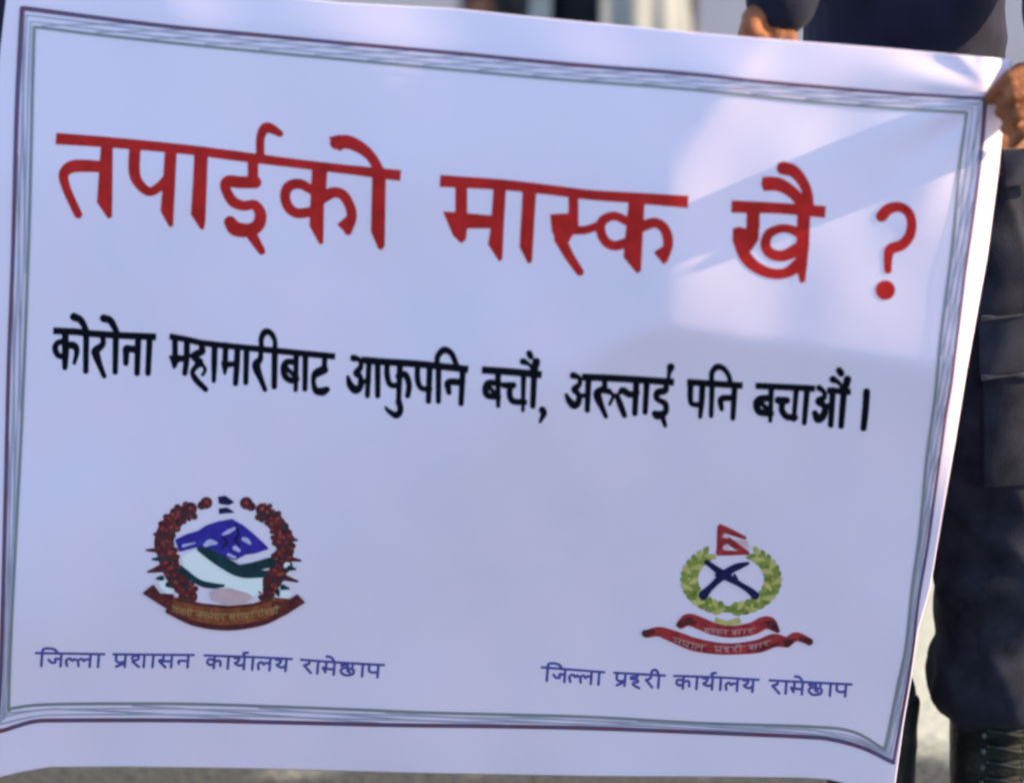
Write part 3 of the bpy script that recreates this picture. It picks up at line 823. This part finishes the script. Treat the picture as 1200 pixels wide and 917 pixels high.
def head_into(bm, c):
    c = Vector(c)
    loft(bm, [(c + Vector((0, 0.005, -0.115)), 0.035, 0.045), (c + Vector((0, -0.004, -0.09)), 0.055, 0.068), (c + Vector((0, 0, -0.04)), 0.068, 0.088), (c + Vector((0, 0.004, 0.02)), 0.075, 0.096),
              (c + Vector((0, 0.006, 0.07)), 0.068, 0.088), (c + Vector((0, 0.008, 0.105)), 0.04, 0.055), (c + Vector((0, 0.008, 0.118)), 0.012, 0.016)])
    bm_capsule(bm, c + Vector((0, -0.092, 0.01)), c + Vector((0, -0.112, -0.03)), 0.009, 0.014)       # nose
    bm_capsule(bm, c + Vector((-0.018, -0.086, -0.068)), c + Vector((0.018, -0.086, -0.068)), 0.008, 0.008)   # lips
    for sgn in (-1, 1):
        bm_capsule(bm, c + Vector((sgn * 0.076, 0.01, -0.02)), c + Vector((sgn * 0.08, 0.012, 0.02)), 0.012, 0.014)
        bm_capsule(bm, c + Vector((sgn * 0.018, -0.09, 0.028)), c + Vector((sgn * 0.045, -0.084, 0.03)), 0.007, 0.007)

def hair_bm(c):
    bm = bmesh.new(); c = Vector(c)
    loft(bm, [(c + Vector((0, 0.03, -0.03)), 0.072, 0.075), (c + Vector((0, 0.024, 0.03)), 0.083, 0.088), (c + Vector((0, 0.012, 0.065)), 0.079, 0.099), (c + Vector((0, 0.01, 0.105)), 0.055, 0.07), (c + Vector((0, 0.01, 0.13)), 0.02, 0.03)])
    return bm

def V3(p): return Vector(tuple(float(q) for q in p))

# ---------------- the holder on the right
HY = 0.30
def J(px, py, Y=HY): return V3(at(float(px), float(py), Y))
root = empty('person', (0.55, HY, 0))
tag(root, 'person in dark navy uniform and black boots gripping the right top corner of the banner', 'person')
hips = J(1075, 165); waist = J(1058, 60)
X0 = waist.x
sh_z = 1.52
neck = Vector((X0, HY + 0.02, sh_z + 0.03)); headc = Vector((X0 - 0.02, HY - 0.01, sh_z + 0.24))
Ls = Vector((X0 + 0.19, HY + 0.01, sh_z - 0.03)); Rs = Vector((X0 - 0.19, HY + 0.01, sh_z - 0.03))
corner = on_cloth(np.array([1163., 1178., 1178., 1180.]), np.array([117., 130., 146., 160.]))
yc = float(corner[0][1])
Le = J(1256, -85, 0.22); Lw = J(1240, 96, yc + 0.005)
Re = J(955, -185, 0.20); Rw = J(912, 6, 0.075)
bm = bmesh.new()
loft(bm, [((hips.x, HY, hips.z - 0.05), 0.12, 0.09), ((hips.x, HY, hips.z + 0.05), 0.12, 0.09), ((X0, HY, waist.z + 0.05), 0.105, 0.08), ((X0, HY, sh_z - 0.15), 0.135, 0.095), ((X0, HY, sh_z - 0.04), 0.14, 0.08), ((X0, HY + .01, sh_z + 0.02), 0.07, 0.06)])
chain(bm, [Vector((X0, HY + .015, sh_z)), headc + Vector((0, 0.015, -0.08))], [0.06, 0.055])
head_into(bm, headc)
chain(bm, [Ls, Le, Lw], [0.05, 0.04, 0.027]); chain(bm, [Rs, Re, Rw], [0.05, 0.04, 0.028])
q = lambda px, py, dy: J(px, py, yc + dy)
hand_into(bm, Lw, q(1226, 112, -0.004),
          [[(q(1209, 80, -0.024), 0.0095), (q(1182, 91, -0.038), 0.0088), (q(1159, 116, -0.010), 0.0072)],
           [(q(1213, 103, -0.034), 0.0096), (q(1187, 112, -0.048), 0.0088), (q(1172, 132, -0.014), 0.0074)],
           [(q(1215, 127, -0.034), 0.0092), (q(1191, 135, -0.046), 0.0084), (q(1178, 152, -0.013), 0.007)],
           [(q(1217, 149, -0.028), 0.0085), (q(1197, 156, -0.036), 0.0076), (q(1186, 169, -0.011), 0.0064)]],
          [(q(1222, 88, 0.022), 0.014), (q(1198, 84, 0.048), 0.012), (q(1172, 98, 0.052), 0.0095)])
r = lambda px, py, Y: J(px, py, Y)
ye = float(on_cloth(np.array([905.]), np.array([50.]))[0][1])
hand_into(bm, Rw, r(897, 34, ye + 0.05),
          [[(r(878, 32, ye + 0.035), 0.0115), (r(871, 52, ye + 0.022), 0.010), (r(874, 74, ye + 0.016), 0.0085)],
           [(r(893, 40, ye + 0.032), 0.0115), (r(888, 60, ye + 0.022), 0.010), (r(890, 84, ye + 0.016), 0.0085)],
           [(r(910, 42, ye + 0.032), 0.0115), (r(906, 64, ye + 0.022), 0.010), (r(908, 84, ye + 0.016), 0.0085)],
           [(r(925, 44, ye + 0.036), 0.0105), (r(924, 64, ye + 0.024), 0.009), (r(925, 78, ye + 0.018), 0.0078)]],
          [(r(882, 22, ye + 0.03), 0.014), (r(880, 34, ye + 0.014), 0.011), (r(892, 44, ye + 0.016), 0.009)])
chain(bm, [J(1030, 180), J(1012, 500), J(995, 760)], [0.09, 0.06, 0.045]); chain(bm, [J(1140, 180), J(1165, 500), J(1172, 760)], [0.09, 0.06, 0.045])
solid('body', bm, M['skin'], root, 0.0036, iters=2)
solid('hair', hair_bm(headc), M['hair'], root, 0.008, 0.004, 40)
# shirt
bm = bmesh.new()
loft(bm, [((J(1065, 135).x, HY, J(1065, 135).z), 0.128, 0.112), ((J(1060, 95).x, HY, J(1060, 95).z), 0.129, 0.112), ((X0, HY, waist.z), 0.126, 0.11), ((X0, HY, waist.z + 0.12), 0.132, 0.112), ((X0, HY, sh_z - 0.16), 0.165, 0.12), ((X0, HY, sh_z - 0.04), 0.168, 0.10), ((X0, HY + .01, sh_z + 0.035), 0.078, 0.068)])
chain(bm, [Ls, Le, Le.lerp(Lw, 0.72)], [0.068, 0.056, 0.044]); chain(bm, [Rs, Re, Re.lerp(Rw, 0.97)], [0.068, 0.058, 0.046])
solid('shirt', bm, M['navy'], root, 0.007, 0.012, 8, seed=3.1)
# trousers
bm = bmesh.new()
px1 = 1.0 / 1000 * (1 + HY / 3.577)
def ring(px, py, hw, ry): 
    c = J(px, py); return ((c.x, c.y, c.z), hw * px1, ry)
loft(bm, [ring(1066, 300, 128, .112), ring(1066, 200, 132, .115), ring(1062, 128, 120, .104)])
loft(bm, [ring(1172, 838, 66, .075), ring(1172, 815, 84, .092), ring(1171, 795, 86, .094), ring(1172, 752, 73, .084), ring(1170, 690, 82, .09), ring(1167, 600, 84, .092), ring(1162, 450, 88, .098), ring(1150, 300, 92, .105), ring(1128, 200, 84, .10)])
loft(bm, [ring(1008, 838, 66, .075), ring(1005, 812, 72, .088), ring(1000, 795, 70, .086), ring(992, 750, 64, .08), ring(985, 600, 70, .088), ring(1000, 450, 78, .098), ring(1018, 300, 84, .105), ring(1040, 200, 80, .10)])
tr = solid('trousers', bm, M['trouser'], root, 0.0065, 0.022, 13, seed=7.7)
def patch(name, pts, Y, th, m, parent, bev=0.004):
    """a stitched-on piece of cloth following the leg's roundness"""
    bm = bmesh.new()
    p = np.array(pts, float)
    n = 14; g = []
    for j in range(n):
        row = []
        for i in range(n):
            u, v = i / (n - 1), j / (n - 1)
            c = (1 - u) * (1 - v) * p[0] + u * (1 - v) * p[1] + u * v * p[2] + (1 - u) * v * p[3]
            cx = 1166.0
            q_ = (c[0] - cx) / 95.0
            y = Y + 0.1 * (1 - math.sqrt(max(0.05, 1 - min(q_ * q_, 0.9)))) + 0.002 * math.sin(7 * u + 5 * v)
            row.append(bm.verts.new(at(c[0], c[1], y)))
        g.append(row)
    for j in range(n - 1):
        for i in range(n - 1):
            bm.faces.new((g[j][i], g[j + 1][i], g[j + 1][i + 1], g[j][i + 1]))
    me = bpy.data.meshes.new(name); bm.to_mesh(me); bm.free(); smooth(me)
    o = link(name, me, m, parent)
    md = o.modifiers.new('t', 'SOLIDIFY'); md.thickness = th; md.offset = -1
    bv = o.modifiers.new('b', 'BEVEL'); bv.width = 0.002; bv.segments = 2
    return o
pk = patch('cargo_pocket', [(1150, 372), (1240, 366), (1244, 566), (1154, 572)], HY - 0.112, 0.012, M['trouser'], root)
patch('pocket_flap', [(1147, 374), (1242, 366), (1243, 436), (1148, 442)], HY - 0.118, 0.006, M['flap'], root)
M['flap_highlight'] = mat('highlight_twill', (0.05, 0.049, 0.062), 0.9, 0.5, 40)
for y_ in (369, 438): patch('flap_highlight', [(1150, y_ + 3), (1240, y_ - 3), (1240, y_ + 1), (1150, y_ + 7)], HY - 0.1215, 0.003, M['flap_highlight'], root)  # thin pale strips stand for light catching the flap edges
patch('hip_pocket_flap', [(1172, 176), (1240, 170), (1240, 214), (1176, 220)], HY - 0.122, 0.006, M['flap'], root)
for bx, nm in ((1167, 'boot'), (1022, 'boot')):
    bm = bmesh.new()
    c = J(bx, 838)
    loft(bm, [((c.x, HY - 0.005, 0.02), 0.052, 0.06), ((c.x, HY - 0.005, 0.08), 0.055, 0.062), ((c.x, HY, 0.14), 0.057, 0.064), ((c.x, HY, c.z + 0.03), 0.062, 0.068)])
    chain(bm, [Vector((c.x, HY + 0.02, 0.055)), Vector((c.x, HY - 0.10, 0.05)), Vector((c.x + (0.02 if bx > 1100 else -0.02), HY - 0.19, 0.042))], [0.05, 0.05, 0.042])
    loft(bm, [((c.x, HY - 0.07, 0.0), 0.052, 0.155), ((c.x, HY - 0.07, 0.025), 0.054, 0.158)])
    bt = solid('boot', bm, M['boot'], root, 0.006, 0.004, 20)
    bm = bmesh.new()
    for k in range(6):
        z = 0.115 + 0.022 * k
        yf = HY - 0.068 - 0.002 * k
        bm_capsule(bm, (c.x - 0.022, yf, z), (c.x + 0.022, yf, z + 0.008), 0.0035, 0.0035, 8)
        bm_capsule(bm, (c.x + 0.022, yf, z), (c.x - 0.022, yf - 0.003, z + 0.008), 0.0035, 0.0035, 8)
    me = bpy.data.meshes.new('boot_lace'); bm.to_mesh(me); bm.free(); smooth(me)
    link('boot_lace', me, M['lace'], bt)
    if bx < 1100: continue
    for k in range(6):
        for sg in (-1, 1):
            bm = bmesh.new()
            bmesh.ops.create_uvsphere(bm, u_segments=10, v_segments=6, radius=0.0045, matrix=Matrix.Translation((c.x + sg * 0.026, HY - 0.066 - 0.002 * k, 0.115 + 0.022 * k)))
            me = bpy.data.meshes.new('eyelet'); bm.to_mesh(me); bm.free(); smooth(me)
            link('eyelet', me, M['eyelet'], bt)

# ---------------- figures standing farther back, cut off by the top of the photo
def bystander(x, Y, turn, top_m, leg_m, label, wid=1.0, group=None, arm=.235):
    rt = empty('person', (x, Y, 0)); tag(rt, label, 'person', group)
    def p(lx, ly, z):
        return Vector((x + (lx * math.cos(turn) - ly * math.sin(turn)) , Y + (lx * math.sin(turn) + ly * math.cos(turn)), z))
    def el(lx, ly, z, a, b):
        # ellipse turned with the body (quarter turns only swap the radii)
        return (p(lx, ly, z), (a if abs(math.sin(turn)) < 0.7 else b) * wid, (b if abs(math.sin(turn)) < 0.7 else a) * wid)
    hc = p(0, -0.01, 1.60)
    bm = bmesh.new()
    loft(bm, [el(0, 0, .88, .12, .09), el(0, 0, 1.0, .11, .085), el(0, 0, 1.25, .13, .09), el(0, 0, 1.36, .14, .08), el(0, .01, 1.43, .06, .055)])
    chain(bm, [p(0, .015, 1.4), p(0, 0.01, 1.52)], [.058, .052]); head_into(bm, hc)
    wr = []
    for sg in (-1, 1):
        e_ = p(sg * arm, .02, 1.10); w_ = p(sg * arm, -.05 + (.235 - arm), .87)
        chain(bm, [p(sg * .18, 0, 1.37), e_, w_], [.048, .038, .026])
        simple_hand(bm, w_, (0, -0.05, -1), sg); wr.append((e_, w_))
        chain(bm, [p(sg * .09, 0, .9), p(sg * .10, -.01, .5), p(sg * .10, 0.02, .1)], [.08, .055, .042])
    solid('body', bm, M['skin'], rt, 0.009, iters=2)
    solid('hair', hair_bm(hc), M['hair'], rt, 0.012, 0.004, 40)
    bm = bmesh.new()
    loft(bm, [el(0, 0, .86, .150, .115), el(0, 0, 1.0, .140, .112), el(0, 0, 1.25, .155, .115), el(0, 0, 1.37, .160, .095), el(0, .01, 1.44, .075, .065)])
    for sg, (e_, w_) in zip((-1, 1), wr):
        chain(bm, [p(sg * .18, 0, 1.37), e_, e_.lerp(w_, .9)], [.063, .052, .042])
    solid('shirt', bm, top_m, rt, 0.01, 0.012, 8, seed=x * 7)
    bm = bmesh.new()
    loft(bm, [el(0, 0, .78, .145, .105), el(0, 0, .92, .138, .105)])
    for sg in (-1, 1):
        chain(bm, [p(sg * .085, 0, .84), p(sg * .10, -.01, .5), p(sg * .10, .02, .08)], [.092, .078, .07])
    solid('trousers', bm, leg_m, rt, 0.01, 0.014, 8, seed=x * 3)
    for sg in (-1, 1):
        bm = bmesh.new()
        chain(bm, [p(sg * .10, .04, .045), p(sg * .105, -.08, .042), p(sg * .11, -.16, .036)], [.045, .044, .036])
        solid('shoe', bm, M['boot'], rt, 0.009)
    return rt, p
c = at(583., 10., 3.0)
bystander(c[0] + 0.01, 3.0, math.pi / 2, M['dark'], M['dark'], 'person in charcoal clothes standing sideways behind the banner with one brown hand showing', 0.78)
c = at(714., 10., 2.2)
rt, p = bystander(c[0], 2.2, 0.0, M['dark'], M['dark'], 'person in an open white coat over dark clothes standing behind the banner', 0.9, arm=.12)
# open coat
def coat(c, Y):
    bm = bmesh.new()
    rows = []
    for z, a, b in [(0.55, .165, .15), (0.75, .155, .145), (0.95, .140, .14), (1.1, .142, .138), (1.25, .155, .135), (1.36, .165, .118), (1.42, .11, .09)]:
        row = []
        for k in range(61):
            an = math.radians(-99 + (360 - 37) * k / 60.0)
            wv = 1 + 0.16 * math.sin(k * 1.25 + z * 2) * max(0, (1.32 - z))
            row.append(bm.verts.new((c[0] + a * wv * math.cos(an), Y + b * wv * math.sin(an), z)))
        rows.append(row)
    for r0, r1 in zip(rows[:-1], rows[1:]):
        for k in range(60):
            bm.faces.new((r0[k], r0[k + 1], r1[k + 1], r1[k]))
    me = bpy.data.meshes.new('coat'); bm.to_mesh(me); bm.free(); smooth(me)
    o = link('coat', me, M['coat'], rt)
    md = o.modifiers.new('t', 'SOLIDIFY'); md.thickness = 0.006; md.offset = 1
    sb = o.modifiers.new('s', 'SUBSURF'); sb.levels = 1; sb.render_levels = 2
coat(c, 2.2)
c = at(-235., 40., 0.30)
bystander(c[0] + 0.0, 0.36, 0.0, M['navy'], M['trouser'], 'person in navy at the left edge of the frame beside the banner corner', 1.0)

# ------------------------------------------------------------------ pale wall added far behind to give a shaded grey-blue backdrop
bm = bmesh.new()
bmesh.ops.create_cube(bm, size=1.0, matrix=Matrix.Translation((1.0, 9.1, 1.5)) @ Matrix.Diagonal((14, 0.2, 3.0, 1)))
bmesh.ops.create_cube(bm, size=1.0, matrix=Matrix.Translation((1.0, 9.1, 3.05)) @ Matrix.Diagonal((14.2, 0.36, 0.1, 1)))
me = bpy.data.meshes.new('wall'); bm.to_mesh(me); bm.free()
tag(link('wall', me, M['wall']), 'pale wall added far behind the people as a shaded grey-blue backdrop', 'wall')
